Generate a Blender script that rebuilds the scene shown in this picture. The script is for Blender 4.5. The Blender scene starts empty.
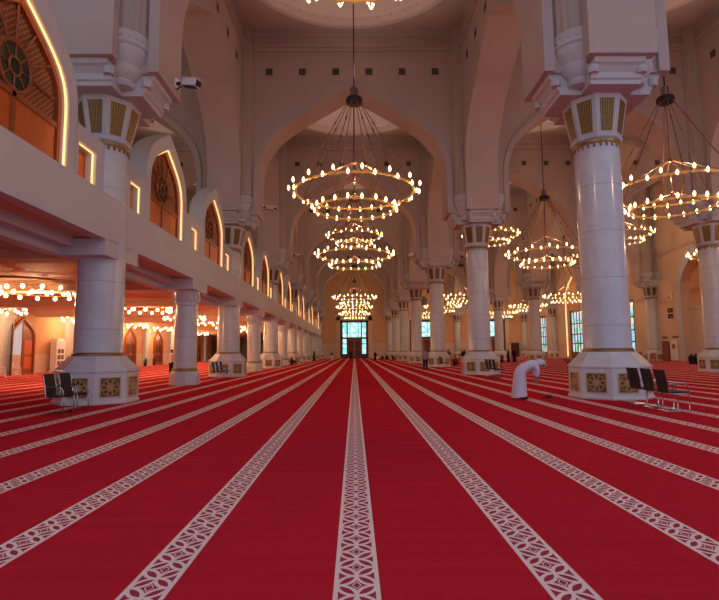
import bpy, math, random
from mathutils import Vector, Matrix
random.seed(7)
R = math.radians
PI = math.pi
C = bpy.context.scene.collection
sc = bpy.context.scene

# ------------------------------------------------------------ plan of the hall
ROW0, STEP = 16.3, 16.7                 # first column row, spacing of the rows
def row(n): return ROW0 + STEP * (n - 1)
XN, XA, XB = 8.1, 23.6, 39.1            # column lines
ZP, ZC = 10.3, 22.75                    # underside of piers, ceiling
YFAR = 116.7
XL, XR = -25.5, 39.5                    # inner faces of the outer walls

# ------------------------------------------------------------ node helpers
def mat(name):
    m = bpy.data.materials.new(name); m.use_nodes = True
    nt = m.node_tree; b = nt.nodes['Principled BSDF']
    return m, nt, b
def setb(b, col=None, rough=None, metal=None, spec=None, em=None, es=None):
    if col is not None: b.inputs['Base Color'].default_value = (*col, 1)
    if rough is not None: b.inputs['Roughness'].default_value = rough
    if metal is not None: b.inputs['Metallic'].default_value = metal
    if spec is not None: b.inputs['Specular IOR Level'].default_value = spec
    if em is not None:
        b.inputs['Emission Color'].default_value = (*em, 1); b.inputs['Emission Strength'].default_value = es
class N:
    def __init__(s, nt): s.nt = nt
    def new(s, t, **k):
        n = s.nt.nodes.new(t)
        for a, v in k.items(): setattr(n, a, v)
        return n
    def link(s, a, b): s.nt.links.new(a, b)
    def m(s, op, a, b=None, c=None):
        n = s.nt.nodes.new('ShaderNodeMath'); n.operation = op
        for i, v in enumerate((a, b, c)):
            if v is None: continue
            if isinstance(v, (int, float)): n.inputs[i].default_value = v
            else: s.nt.links.new(v, n.inputs[i])
        return n.outputs[0]
    def mix(s, f, a, b):
        n = s.nt.nodes.new('ShaderNodeMix'); n.data_type = 'RGBA'
        for sock, v in ((n.inputs[0], f), (n.inputs[6], a), (n.inputs[7], b)):
            if isinstance(v, (int, float)): sock.default_value = v
            elif isinstance(v, tuple): sock.default_value = (*v, 1)
            else: s.nt.links.new(v, sock)
        return n.outputs[2]
    def coord(s, kind='Object'):
        return s.nt.nodes.new('ShaderNodeTexCoord').outputs[kind]
    def noise(s, vec, scale, detail=3, rough=.5):
        n = s.nt.nodes.new('ShaderNodeTexNoise'); n.inputs['Scale'].default_value = scale
        n.inputs['Detail'].default_value = detail; n.inputs['Roughness'].default_value = rough
        if vec is not None: s.nt.links.new(vec, n.inputs['Vector'])
        return n.outputs[0]
    def sep(s, v):
        n = s.nt.nodes.new('ShaderNodeSeparateXYZ'); s.nt.links.new(v, n.inputs[0]); return n.outputs
    def bump(s, h, strength, dist=.02):
        n = s.nt.nodes.new('ShaderNodeBump'); n.inputs['Strength'].default_value = strength
        n.inputs['Distance'].default_value = dist; s.nt.links.new(h, n.inputs['Height']); return n.outputs[0]
    def scale(s, v, vec):
        n = s.nt.nodes.new('ShaderNodeVectorMath'); n.operation = 'MULTIPLY'
        s.nt.links.new(v, n.inputs[0]); n.inputs[1].default_value = vec; return n.outputs[0]

def plaster(name, col, var=.06, rough=.75):
    m, nt, b = mat(name); n = N(nt); setb(b, col, rough, spec=.25)
    f = n.noise(n.coord(), .8, 4)
    d = tuple(c * (1 - var) for c in col); l = tuple(min(1, c * (1 + var)) for c in col)
    n.link(n.mix(f, d, l), b.inputs['Base Color'])
    n.link(n.bump(n.noise(n.coord(), 30, 2), .08, .01), b.inputs['Normal'])
    return m
def plain(name, col, rough=.6, metal=0, spec=.4, em=None, es=0, nsamp=False, var=.08, sc_=6):
    m, nt, b = mat(name); n = N(nt); setb(b, col, rough, metal, spec, em, es if em else None)
    f = n.noise(n.coord(), sc_, 3)
    n.link(n.mix(f, tuple(c * (1 - var) for c in col), tuple(min(1, c * (1 + var)) for c in col)), b.inputs['Base Color'])
    if nsamp: m.cycles.emission_sampling = 'NONE'
    return m
def marble(name, col, rough=.16, joint=1.5, veins=.10):
    m, nt, b = mat(name); n = N(nt); setb(b, col, rough, spec=.5)
    co = n.coord()
    f = n.noise(co, 1.4, 8, .62)
    v = n.m('ABSOLUTE', n.m('SUBTRACT', f, .5)); v = n.m('SUBTRACT', 1, n.m('MULTIPLY', v, 9)); v = n.m('MAXIMUM', v, 0)
    c = n.mix(n.m('MULTIPLY', v, veins * 2), col, tuple(x * .62 for x in col))
    if joint:
        z = n.sep(co)[2]
        q = n.m('ABSOLUTE', n.m('SUBTRACT', n.m('FRACT', n.m('DIVIDE', z, joint)), .5))
        j = n.m('LESS_THAN', q, .008)
        c = n.mix(n.m('MULTIPLY', j, .55), c, tuple(x * .45 for x in col))
    n.link(c, b.inputs['Base Color'])
    return m
def wood(name, c1, c2, rough=.4, sx=(1, 1, 12)):
    m, nt, b = mat(name); n = N(nt); setb(b, c1, rough, spec=.4)
    v = n.scale(n.coord(), (9, 9, .7))
    f = n.noise(v, 2.2, 5, .6)
    n.link(n.mix(f, c1, c2), b.inputs['Base Color'])
    return m

M = {}
M['wall'] = plaster('wall_plaster', (.50, .435, .41))
M['pier'] = plaster('pier_plaster', (.53, .57, .60))
M['flute'] = plaster('fluted_stone', (.42, .375, .34))
M['ceil'] = plaster('ceiling_plaster', (.50, .42, .385))
M['dome'] = plaster('dome_plaster', (.70, .60, .56))
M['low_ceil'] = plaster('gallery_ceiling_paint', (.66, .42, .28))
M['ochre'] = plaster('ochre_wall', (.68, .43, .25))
M['cream'] = plaster('cream_wall', (.74, .58, .42))
M['wains'] = marble('wainscot_marble', (.70, .58, .48), .3, 1.1)
M['parapet'] = plaster('gallery_plaster', (.60, .64, .665), .04)
M['marble'] = marble('white_marble', (.66, .72, .75))
M['marble_b'] = marble('white_marble_base', (.68, .72, .74), .22, 0)
M['gold'] = plain('gold', (.75, .50, .18), .32, 1, var=.15, sc_=20)
M['bronze'] = plain('bronze', (.36, .23, .10), .4, .8, var=.2, sc_=20)
M['lattice_gold'] = plain('lattice_gold', (.62, .43, .20), .45, .4, var=.2, sc_=20)
M['dark'] = plain('dark_backing', (.022, .015, .01), .6)
M['capgold'] = None
M['darkmetal'] = plain('dark_metal', (.05, .042, .05), .45, .6)
M['black'] = plain('black_mesh', (.018, .018, .022), .65)
M['chrome'] = plain('chrome', (.42, .42, .45), .18, 1)
M['white'] = plain('white_paint', (.78, .77, .76), .5)
M['wood'] = wood('warm_wood', (.40, .12, .035), (.24, .06, .018))
M['wood_panel'] = wood('honey_wood', (.70, .17, .028), (.46, .10, .018))
M['wood_dark'] = wood('dark_wood', (.14, .05, .022), (.07, .025, .012))
M['led'] = plain('warm_strip_light', (1, .6, .3), em=(1, .46, .17), es=2.2, nsamp=False)
M['bulb'] = plain('candle_bulb', (1, .8, .5), em=(1, .62, .27), es=10, nsamp=True)
M['bead'] = plain('glass_bead', (1, .8, .4), em=(1, .60, .18), es=1.3, nsamp=True)
M['globe'] = plain('opal_globe', (1, .85, .6), em=(1, .68, .36), es=9, nsamp=True)
M['skin'] = plain('skin', (.34, .19, .12), .6)
M['hair'] = plain('hair', (.015, .012, .01), .6)
M['thobe'] = plain('white_cotton', (.70, .68, .80), .8)
M['shirt'] = plain('pale_shirt', (.66, .58, .60), .8)
M['lilac'] = plain('lilac_shirt', (.36, .27, .36), .8)
M['cloth_black'] = plain('black_cloth', (.012, .011, .015), .9)
M['cloth_navy'] = plain('navy_cloth', (.02, .02, .045), .9)
M['cloth_brown'] = plain('brown_cloth', (.10, .035, .03), .9)
M['leaf'] = plain('leaf_green', (.05, .09, .03), .5, var=.4, sc_=20)
M['leaf_dark'] = plain('dark_leaf', (.02, .028, .018), .6, var=.4, sc_=20)
M['flower'] = plain('purple_petals', (.28, .07, .2), .6, var=.3)
M['cord'] = plain('steel_cable', (.30, .15, .09), .45, .5)

def grid_gold():
    m, nt, b = mat('pierced_gold_panel'); n = N(nt); setb(b, (.5, .3, .08), .4, .5)
    s = n.sep(n.coord())
    a = n.m('ABSOLUTE', n.m('SUBTRACT', n.m('FRACT', n.m('MULTIPLY', n.m('ARCTAN2', s[1], s[0]), 11.459)), .5))
    c = n.m('ABSOLUTE', n.m('SUBTRACT', n.m('FRACT', n.m('MULTIPLY', s[2], 4)), .5))
    f = n.m('MAXIMUM', n.m('LESS_THAN', a, .14), n.m('LESS_THAN', c, .012))
    n.link(n.mix(f, (.12, .07, .02), (.38, .24, .07)), b.inputs['Base Color'])
    n.link(n.bump(f, .5, .02), b.inputs['Normal'])
    return m
M['capgold'] = grid_gold()

def lattice_wood():
    m, nt, b = mat('lattice_wood'); n = N(nt); setb(b, (.3, .1, .03), .55)
    s = n.sep(n.coord())
    def band(v):
        return n.m('ABSOLUTE', n.m('SUBTRACT', n.m('FRACT', n.m('MULTIPLY', v, 6)), .5))
    u = n.m('ADD', s[1], s[2]); w = n.m('SUBTRACT', s[1], s[2])
    f = n.m('MAXIMUM', n.m('GREATER_THAN', band(u), .30), n.m('GREATER_THAN', band(w), .30))
    n.link(n.mix(f, (.035, .012, .006), (.36, .12, .045)), b.inputs['Base Color'])
    n.link(n.bump(f, .6, .03), b.inputs['Normal'])
    return m
M['lattice'] = lattice_wood()

def stained(name, cols, es):
    m, nt, b = mat(name); n = N(nt); setb(b, (.3, .6, .6), .15)
    co = n.scale(n.coord(), (1.4, 1.4, 1.4))
    v = nt.nodes.new('ShaderNodeTexVoronoi'); v.inputs['Scale'].default_value = 1.0
    n.link(co, v.inputs['Vector'])
    rr = nt.nodes.new('ShaderNodeValToRGB'); e = rr.color_ramp
    e.interpolation = 'CONSTANT'
    e.elements[0].color = (*cols[0], 1); e.elements[1].position = .3; e.elements[1].color = (*cols[1], 1)
    for p, c in ((.55, cols[2]), (.8, cols[3])):
        x = e.elements.new(p); x.color = (*c, 1)
    n.link(n.sep(v.outputs['Color'])[0], rr.inputs[0])
    n.link(rr.outputs[0], b.inputs['Base Color']); n.link(rr.outputs[0], b.inputs['Emission Color'])
    b.inputs['Emission Strength'].default_value = es
    return m
M['glass_far'] = stained('aqua_daylit_glass', ((.22, .75, .72), (.45, .88, .95), (.62, .9, 1), (.25, .72, .55)), 1.1)
M['glass_mid'] = stained('green_daylit_glass', ((.08, .55, .38), (.2, .62, .5), (.3, .7, .62), (.12, .5, .25)), 1.1)
M['glass_side'] = stained('coloured_daylit_glass', ((.25, .6, .85), (.75, .62, .32), (.5, .72, .95), (.12, .55, .35)), .9)
M['rosette'] = stained('green_rosette_glass', ((.05, .06, .03), (.09, .09, .05), (.03, .035, .02), (.14, .12, .07)), .05)
M['daylight'] = plain('daylit_opening', (.4, .5, .55), em=(.42, .52, .60), es=.5)

def carpet():
    m, nt, b = mat('red_prayer_carpet'); n = N(nt); setb(b, (.5, .02, .02), 1, spec=0)
    co = n.coord(); s = n.sep(co)
    SP, W, P = 1.335, .297, .205
    xs = n.m('DIVIDE', n.m('SUBTRACT', s[0], .004), SP)
    d = n.m('MULTIPLY', n.m('SUBTRACT', xs, n.m('ROUND', xs)), SP)       # signed distance from stripe centre
    ad = n.m('ABSOLUTE', d)
    ins = n.m('LESS_THAN', ad, W / 2)
    border = n.m('GREATER_THAN', ad, W / 2 - .030)
    U = n.m('MINIMUM', n.m('DIVIDE', ad, W / 2 - .022), 1.0)
    v = n.m('DIVIDE', s[1], P / 2 * 1.35)
    V = n.m('ABSOLUTE', n.m('SUBTRACT', n.m('MULTIPLY', n.m('FRACT', n.m('DIVIDE', v, 2)), 2), 1))
    def dist(a, c):
        x = n.m('SUBTRACT', U, a); y = n.m('SUBTRACT', V, c)
        return n.m('ABSOLUTE', n.m('SUBTRACT', n.m('SQRT', n.m('ADD', n.m('MULTIPLY', x, x), n.m('MULTIPLY', y, y))), 1.0))
    l = n.m('MINIMUM', dist(0, 0), dist(1, 1))
    dia = n.m('ABSOLUTE', n.m('SUBTRACT', n.m('ADD', n.m('MULTIPLY', U, 1.5), V), .34))   # small diamond outline
    line = n.m('MAXIMUM', n.m('LESS_THAN', l, .105), 0)
    cross = n.m('MULTIPLY', n.m('LESS_THAN', n.m('ABSOLUTE', n.m('SUBTRACT', V, 0)), .0), 1)
    w = n.m('MAXIMUM', n.m('MAXIMUM', border, line), n.m('LESS_THAN', dia, .05))
    w = n.m('MULTIPLY', w, ins)
    # pile: bands across the hall, fine streaks
    st = n.noise(n.scale(co, (.25, 5, 1)), 1.3, 5, .65)
    fine = n.noise(co, 60, 2)
    red = n.mix(n.m('ADD', n.m('MULTIPLY', st, .75), n.m('MULTIPLY', fine, .25)), (.42, .012, .026), (.66, .034, .052))
    ground = n.mix(ins, red, (.42, .05, .09))
    col = n.mix(w, ground, (.94, .75, .69))
    n.link(col, b.inputs['Base Color'])
    n.link(n.bump(fine, .35, .01), b.inputs['Normal'])
    return m
M['carpet'] = carpet()

# ------------------------------------------------------------ mesh builder
class MB:
    def __init__(s): s.v = []; s.f = []
    def add(s, vs, fs, T=None):
        o = len(s.v)
        for v in vs:
            v = Vector(v); s.v.append(T @ v if T else v)
        s.f += [tuple(i + o for i in f) for f in fs]
        return s
    def box(s, x0, x1, y0, y1, z0, z1, T=None):
        vs = [(x, y, z) for x in (x0, x1) for y in (y0, y1) for z in (z0, z1)]
        return s.add(vs, [(0, 1, 3, 2), (4, 6, 7, 5), (0, 4, 5, 1), (2, 3, 7, 6), (0, 2, 6, 4), (1, 5, 7, 3)], T)
    def prism(s, poly, a, b, axis='y', T=None):
        """poly: 2D points; extruded from a to b along axis."""
        def P(p, t):
            return (p[0], t, p[1]) if axis == 'y' else (t, p[0], p[1]) if axis == 'x' else (p[0], p[1], t)
        n = len(poly)
        vs = [P(p, a) for p in poly] + [P(p, b) for p in poly]
        fs = [tuple(range(n)), tuple(range(2 * n - 1, n - 1, -1))]
        fs += [(i, i + n, (i + 1) % n + n, (i + 1) % n) for i in range(n)]
        return s.add(vs, fs, T)
    def strip(s, inner, outer, a, b, axis='y', T=None):
        """solid band between two open 2D polylines of equal length."""
        def P(p, t):
            return (p[0], t, p[1]) if axis == 'y' else (t, p[0], p[1]) if axis == 'x' else (p[0], p[1], t)
        n = len(inner)
        vs = [P(p, a) for p in inner] + [P(p, a) for p in outer] + [P(p, b) for p in inner] + [P(p, b) for p in outer]
        fs = []
        for i in range(n - 1):
            fs += [(i, i + 1, n + i + 1, n + i), (2*n + i, 3*n + i, 3*n + i + 1, 2*n + i + 1),
                   (i, 2*n + i, 2*n + i + 1, i + 1), (n + i, n + i + 1, 3*n + i + 1, 3*n + i)]
        fs += [(0, n, 3*n, 2*n), (n - 1, 3*n - 1, 4*n - 1, 2*n - 1)]
        return s.add(vs, fs, T)
    def lathe(s, prof, n=24, c=(0, 0), T=None, ph=0, caps=True, sx=1, sy=1):
        vs, fs = [], []
        for r, z in prof:
            for k in range(n):
                a = 2 * PI * k / n + ph
                vs.append((c[0] + r * math.cos(a) * sx, c[1] + r * math.sin(a) * sy, z))
        for j in range(len(prof) - 1):
            for k in range(n):
                k2 = (k + 1) % n
                fs.append((j*n + k, j*n + k2, (j+1)*n + k2, (j+1)*n + k))
        if caps:
            fs.append(tuple(range(n - 1, -1, -1))); fs.append(tuple((len(prof) - 1) * n + k for k in range(n)))
        return s.add(vs, fs, T)
    def tube(s, pts, r, n=6, closed=False, T=None):
        pts = [Vector(p) for p in pts]; m = len(pts); vs, fs = [], []
        up = None
        for i, p in enumerate(pts):
            a = pts[(i - 1) % m] if (closed or i > 0) else p
            b = pts[(i + 1) % m] if (closed or i < m - 1) else p
            t = (b - a).normalized()
            if up is None or abs(t.dot(up)) > .95:
                up = Vector((0, 0, 1)) if abs(t.z) < .9 else Vector((1, 0, 0))
            sd = t.cross(up).normalized(); u2 = sd.cross(t)
            rr = r[i] if isinstance(r, (list, tuple)) else r
            for k in range(n):
                q = 2 * PI * k / n
                vs.append(p + sd * math.cos(q) * rr + u2 * math.sin(q) * rr)
        for i in range(m if closed else m - 1):
            j = (i + 1) % m
            for k in range(n):
                k2 = (k + 1) % n
                fs.append((i*n + k, i*n + k2, j*n + k2, j*n + k))
        if not closed:
            fs.append(tuple(range(n - 1, -1, -1))); fs.append(tuple((m - 1) * n + k for k in range(n)))
        return s.add(vs, fs, T)
    def ball(s, c, r, n=10, m=6, sx=1, sy=1, sz=1, T=None):
        prof = [(r * math.sin(PI * j / m), -r * math.cos(PI * j / m) * sz) for j in range(m + 1)]
        prof = [(max(p, 1e-4), z + c[2]) for p, z in prof]
        return s.lathe(prof, n, (c[0], c[1]), T, sx=sx, sy=sy)
    def build(s, name, m, parent=None, smooth=False, loc=None, bevel=0):
        me = bpy.data.meshes.new(name); me.from_pydata([tuple(v) for v in s.v], [], s.f); me.update()
        import bmesh
        bm = bmesh.new(); bm.from_mesh(me); bmesh.ops.recalc_face_normals(bm, faces=bm.faces); bm.to_mesh(me); bm.free()
        if smooth:
            me.polygons.foreach_set('use_smooth', [True] * len(me.polygons))
            try: me.set_sharp_from_angle(angle=R(40))
            except Exception: pass
        if m: me.materials.append(m)
        o = bpy.data.objects.new(name, me); C.objects.link(o)
        if parent: o.parent = parent
        if loc: o.location = loc
        if bevel:
            b = o.modifiers.new('bevel', 'BEVEL'); b.width = bevel; b.segments = 2; b.limit_method = 'ANGLE'
        return o

def structure(o): o['kind'] = 'structure'; return o
def tag(o, label, cat, group=None):
    o['label'] = label; o['category'] = cat
    if group: o['group'] = group
    return o
def empty(name, loc=(0, 0, 0), rz=0):
    o = bpy.data.objects.new(name, None); C.objects.link(o); o.location = loc; o.rotation_euler = (0, 0, rz)
    o.empty_display_size = .2
    return o
KIDS = {}
def clone(o, loc=None, rz=None, parent=None):
    c = o.copy(); C.objects.link(c)
    if parent is not None: c.parent = parent
    for ch in o.children: clone(ch, None, None, c)
    if loc is not None: c.location = loc
    if rz is not None: c.rotation_euler = (0, 0, rz)
    return c

def keel(a, z0, z1, n=14, k1=.524, k2=.635, b=.60):
    """right half of a four-centred arch from (a,z0) to (0,z1), z rising"""
    h = z1 - z0; out = []
    for i in range(n + 1):
        t = i / n
        x = (1-t)**3*a + 3*(1-t)**2*t*a + 3*(1-t)*t*t*a*b
        z = (1-t)**3*z0 + 3*(1-t)**2*t*(z0 + h*k1) + 3*(1-t)*t*t*(z0 + h*k2) + t**3*z1
        out.append((x, z))
    return out
def arch_line(a, zb, z0, z1, n=14, **k):
    r = keel(a, z0, z1, n, **k)
    left = [(-x, z) for x, z in r]
    return [(-a, zb)] + left + [(x, z) for x, z in reversed(r[:-1])] + [(a, zb)]

# ------------------------------------------------------------ floor
f = MB().box(-34, 44, -14, 121, -.3, 0).build('floor', M['carpet']); structure(f)

# ------------------------------------------------------------ vaulted walls
def arch_wall(h, name, axis, m):
    """wall between two columns (centre to centre 2h), centred on 0, opening to 2.1 m from each column"""
    a = h - 2.0; e = h - .9
    poly = [(-e, ZP)] + arch_line(a, ZP, 12.6, 18.9, 18) + [(e, ZP), (e, ZC), (-e, ZC)]
    mb = MB().prism(poly, -.9, .9, axis)
    inn = arch_line(a, ZP, 12.6, 18.9, 18); out = arch_line(a + .34, ZP, 12.7, 19.35, 18)
    for s0, s1 in ((-1.02, -.9), (.9, 1.02)):
        mb.strip(inn, out, s0, s1, axis)
    for z0, z1, p in ((21.35, 21.55, .14), (21.55, 21.7, .26), (22.35, ZC, .12)):
        if axis == 'y': mb.box(-e, e, -.9 - p, .9 + p, z0, z1)
        else: mb.box(-.9 - p, .9 + p, -e, e, z0, z1)
    return mb.build(name, m)
vent_me = MB()
vent_me.box(-.23, .23, -.012, .0, -.23, .23)
for sx in (-1, 1):
    for sz in (-1, 1):
        vent_me.box(sx*.115 - .09, sx*.115 + .09, -.02, -.012, sz*.115 - .09, sz*.115 + .09)
vent0 = vent_me.build('vent', plain('vent_grey', (.10, .075, .055), .7))
vent_used = [False]
def vents(wall, axis, side, h):
    for k in range(6):
        t = (k - 2.5) * 2.2
        v = vent0 if not vent_used[0] else vent0.copy()
        if vent_used[0]: C.objects.link(v)
        vent_used[0] = True
        v.parent = wall
        if axis == 'y': v.location = (t, -.9, 19.95); v.rotation_euler = (0, 0, 0)
        else: v.location = (side * .9, t, 19.95); v.rotation_euler = (0, 0, R(90) * side)
STR = [('nave', 0, 8.1), ('left_aisle', -15.85, 7.75), ('right_aisle', 15.85, 7.75), ('outer_right_aisle', 31.35, 7.75)]
for nm, xc, h in STR:
    w0 = None
    for n in range(1, 7):
        if w0 is None:
            w0 = arch_wall(h, 'wall_cross_' + nm, 'y', M['wall']); w = w0
            structure(w)
        else:
            w = w0.copy(); C.objects.link(w)
        w.location = (xc, row(n), 0)
        vents(w, 'y', 0, h)
for nm, x, side in (('left', -XN, 1), ('right', XN, -1), ('far_right', XA, -1)):
    w0 = None
    for n in range(0, 7):
        if w0 is None:
            w0 = arch_wall(STEP / 2, 'wall_arcade_' + nm, 'x', M['wall']); w = w0; structure(w)
        else:
            w = w0.copy(); C.objects.link(w)
        w.location = (x, row(n) + STEP / 2, 0)
        vents(w, 'x', side, STEP / 2)

# piers above the columns: core + fluted corner shafts + corbels
def make_pier():
    mb = MB().box(-.9, .9, -.9, .9, ZP, ZC)
    # arm ends run on as corbels below the arms
    for k in range(4):
        T = Matrix.Rotation(k * PI / 2, 4, 'Z')
        prof = [(.0, 9.62), (1.44, 9.62), (1.46, 9.74), (1.52, 9.78), (1.55, 9.95), (1.68, 10.10), (1.78, 10.16), (1.80, ZP), (0, ZP)]
        mb.prism(prof, -.78, .78, 'y', T)
        for s in (-1, 1):       # little volutes at the corbel ends
            mb.lathe([(.15, 9.9), (.17, 10.02), (.15, 10.16)], 10, (1.56, s * .74), T)
    o = mb.build('wall_pier', M['pier'])
    return structure(o)
def pier_extra(o):
    for k in range(4):
        T = Matrix.Rotation(k * PI / 2, 4, 'Z')
        fl = MB(); nn = 40; prof = []
        vs = []; 
        ring = []
        for i in range(nn):
            a = 2 * PI * i / nn; r = .74 - (.028 if i % 2 else 0)
            ring.append((.88 + r * math.cos(a), .88 + r * math.sin(a)))
        fl.prism(ring, 11.35, ZC, 'z', T)
        fl.build('corner_shaft', M['flute'], o)
        cb = MB().lathe([(.05, 9.76), (.30, 9.82), (.36, 9.94), (.32, 10.02), (.44, 10.14), (.56, 10.32), (.56, 10.40), (.50, 10.46),
                         (.62, 10.68), (.70, 10.88), (.70, 10.94), (.77, 11.0), (.77, 11.05), (.74, 11.08), (.74, 11.28), (.78, 11.33), (.78, 11.38)],
                        32, (.88, .88), T)
        for i in range(22):
            a = 2 * PI * i / 22
            cb.ball((.88 + .745 * math.cos(a), .88 + .745 * math.sin(a), 11.18), .05, 6, 4, T=T)
        cb.build('corbel', M['pier'], o, smooth=True)
pier0 = make_pier(); pier_extra(pier0)
pier_first = [True]
def place_pier(x, y):
    if pier_first[0]: pier0.location = (x, y, 0); pier_first[0] = False
    else: clone(pier0, (x, y, 0))
for n in range(1, 8):
    for x in (-XN, XN, XA): place_pier(x, row(n))
for n in range(3, 8): place_pier(XB, row(n))

# ceilings with shallow domes
def make_ceiling(hx, hy, r):
    mb = MB(); n = 48; sq = []; ci = []
    for k in range(n):
        a = 2 * PI * (k + .5) / n; c, s = math.cos(a), math.sin(a)
        t = min(hx / abs(c) if abs(c) > 1e-6 else 1e9, hy / abs(s) if abs(s) > 1e-6 else 1e9)
        sq.append((c * t, s * t, ZC))
        ci.append((c * r, s * r, ZC))
    # snap nearest ring points to the corners
    for sx in (-1, 1):
        for sy in (-1, 1):
            i = min(range(n), key=lambda q: (sq[q][0] - sx * hx)**2 + (sq[q][1] - sy * hy)**2)
            sq[i] = (sx * hx, sy * hy, ZC)
    vs = sq + ci + [(x, y, z + .4) for x, y, z in sq] + [(x, y, z + .4) for x, y, z in ci]
    fs = []
    for k in range(n):
        j = (k + 1) % n
        fs += [(k, j, n + j, n + k), (2*n + k, 3*n + k, 3*n + j, 2*n + j), (k, 2*n + k, 2*n + j, j), (n + k, n + j, 3*n + j, 3*n + k)]
    mb.add(vs, fs)
    o = structure(mb.build('ceiling', M['ceil']))
    d = MB()
    prof = [(r + .28, ZC - .06), (r + .28, ZC + .3), (r + .3, ZC + .4), (r + .3, ZC + .9)] + [((r + .3) * math.cos(t), ZC + .9 + 4.6 * math.sin(t)) for t in [R(x) for x in range(8, 89, 8)]] + [(.02, ZC + 5.5)]
    inn = [(r + .28, ZC - .05), (r + .28, ZC - .10), (r - .04, ZC - .10), (r, ZC + .5), (r - .25, ZC + .55), (r - .25, ZC + .8)] + [((r - .25) * math.cos(t), ZC + .8 + 4.4 * math.sin(t)) for t in [R(x) for x in range(8, 89, 8)]] + [(.02, ZC + 5.2)]
    d.lathe(prof, 48, caps=False); d.lathe(inn, 48, caps=False)
    d.build('dome', M['dome'], o, smooth=True)
    return o
for nm, xc, h in STR:
    c0 = None; hx = h if nm != 'left_aisle' else h
    for n in range(0, 7):
        if c0 is None: c0 = make_ceiling(h, STEP / 2, 6.7 if nm == 'nave' else 6.35); c = c0
        else: c = clone(c0)
        c.location = (xc, row(n) + STEP / 2, 0)

# ------------------------------------------------------------ columns
def base_parts(t):
    b = MB()
    a8 = 1.11 / math.cos(PI / 8)
    b.lathe([(a8 + .04, 0), (a8 + .04, .08), (a8, .10), (a8, .93), (a8 + .03, .95), (a8 + .03, 1.0), (a8 - .02, 1.03), (.86, 1.38), (.84, 1.43)], 8, ph=PI / 8)
    base = b.build('base', M['marble_b'], t, bevel=.012)
    for k in range(8):
        T = Matrix.Rotation(k * PI / 4, 4, 'Z')
        g = MB(); x = 1.112
        g.box(x - .01, x + .004, -.28, .28, .22, .78, T)
        bk = g.build('grille', M['dark'], base)
        l = MB()
        for s in (-1, 1):
            l.box(x, x + .022, s * .285 - .018, s * .285 + .018, .205, .80, T)
            l.box(x, x + .022, -.28, .28, .5 + s * .285 - .016, .5 + s * .285 + .016, T)
        def seg(p, q, r=.012):
            l.tube([(x + .010, p[0], .5 + p[1]), (x + .010, q[0], .5 + q[1])], r, 4, T=T)
        def ringp(r, n, ph=0): return [(r * math.cos(2*PI*i/n + ph), r * math.sin(2*PI*i/n + ph)) for i in range(n)]
        for rr, nn, ph in ((.10, 8, 0), (.18, 8, PI / 8), (.255, 8, 0)):
            q = ringp(rr, nn, ph)
            for i in range(nn): seg(q[i], q[(i + 3) % nn] if rr < .2 else q[(i + 1) % nn])
        q = ringp(.265, 8, PI / 8)
        for i in range(8): seg((0, 0), q[i], .008)
        for i in range(8): seg(ringp(.255, 8)[i], ringp(.255, 8)[(i + 2) % 8], .008)
        for sy in (-1, 1):
            for sz in (-1, 1):
                for d in (.06, .13, .20): seg((sy * .275, sz * d), (sy * d, sz * .275), .008)
        l.ball((x + .012, 0, .5), .035, 8, 4, T=T)
        l.build('lattice', M['lattice_gold'], bk)
    r = MB().lathe([(.74, 1.42), (.76, 1.44), (.76, 1.50), (.72, 1.53), (.70, 1.56)], 40)
    r.build('ring', M['bronze'], t, smooth=True)
def capital_parts(t, rs):
    R0, R1 = rs + .04, .94
    z0, z1 = 8.30, 9.63
    c = MB().lathe([(rs, 8.20), (R0 * 1.08, z0 - .02), (R0 * 1.08, z0 + .06), (R0 * 1.05, z0 + .07), (R1 * 1.05, z1 - .05), (R1 * 1.08, z1), (R1 * .9, z1 + .02)], 8, ph=PI / 8)
    cap = c.build('capital', M['pier'], t, bevel=.02)
    for k in range(8):
        # tilted panel plane in the frustum face
        ap0 = R0 * 1.05 * math.cos(PI / 8); ap1 = R1 * 1.05 * math.cos(PI / 8)
        tilt = math.atan2(ap1 - ap0, z1 - .05 - z0 - .07)
        T = Matrix.Rotation(k * PI / 4, 4, 'Z') @ Matrix.Translation(((ap0 + ap1) / 2, 0, (z0 + z1) / 2)) @ Matrix.Rotation(tilt, 4, 'Y')
        p = MB(); w0 = R0 * .24; w1 = R1 * .25
        p.prism([(-w0, -.51), (w0, -.51), (w1, .51), (-w1, .51)], -.01, .014, 'x', T)
        pan = p.build('capital_panel', M['capgold'], cap)
    gd = MB().lathe([(rs + .004, 8.09), (rs + .02, 8.12), (rs + .035, 8.17), (rs + .03, 8.22)], 40)
    for i in range(24):
        a = 2 * PI * i / 24
        gd.ball(((rs + .005) * math.cos(a), (rs + .005) * math.sin(a), 8.05), .05, 6, 5, sz=1.9)
    gd.build('garland', M['bronze'], t, smooth=True)
def make_column(lower):
    t = empty('column')
    base_parts(t)
    top = 4.46 if lower else 8.2
    MB().lathe([(.72, 1.5), (.705, 1.6), (.70, top)], 64, caps=True).build('shaft', M['marble'], t, smooth=True)
    if not lower: capital_parts(t, .70)
    return t
def make_upper():
    t = empty('gallery_column')
    MB().lathe([(.69, 6.34), (.69, 6.5), (.66, 6.55), (.66, 8.2)], 48).build('shaft', M['marble'], t, smooth=True)
    capital_parts(t, .66)
    return t
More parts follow.
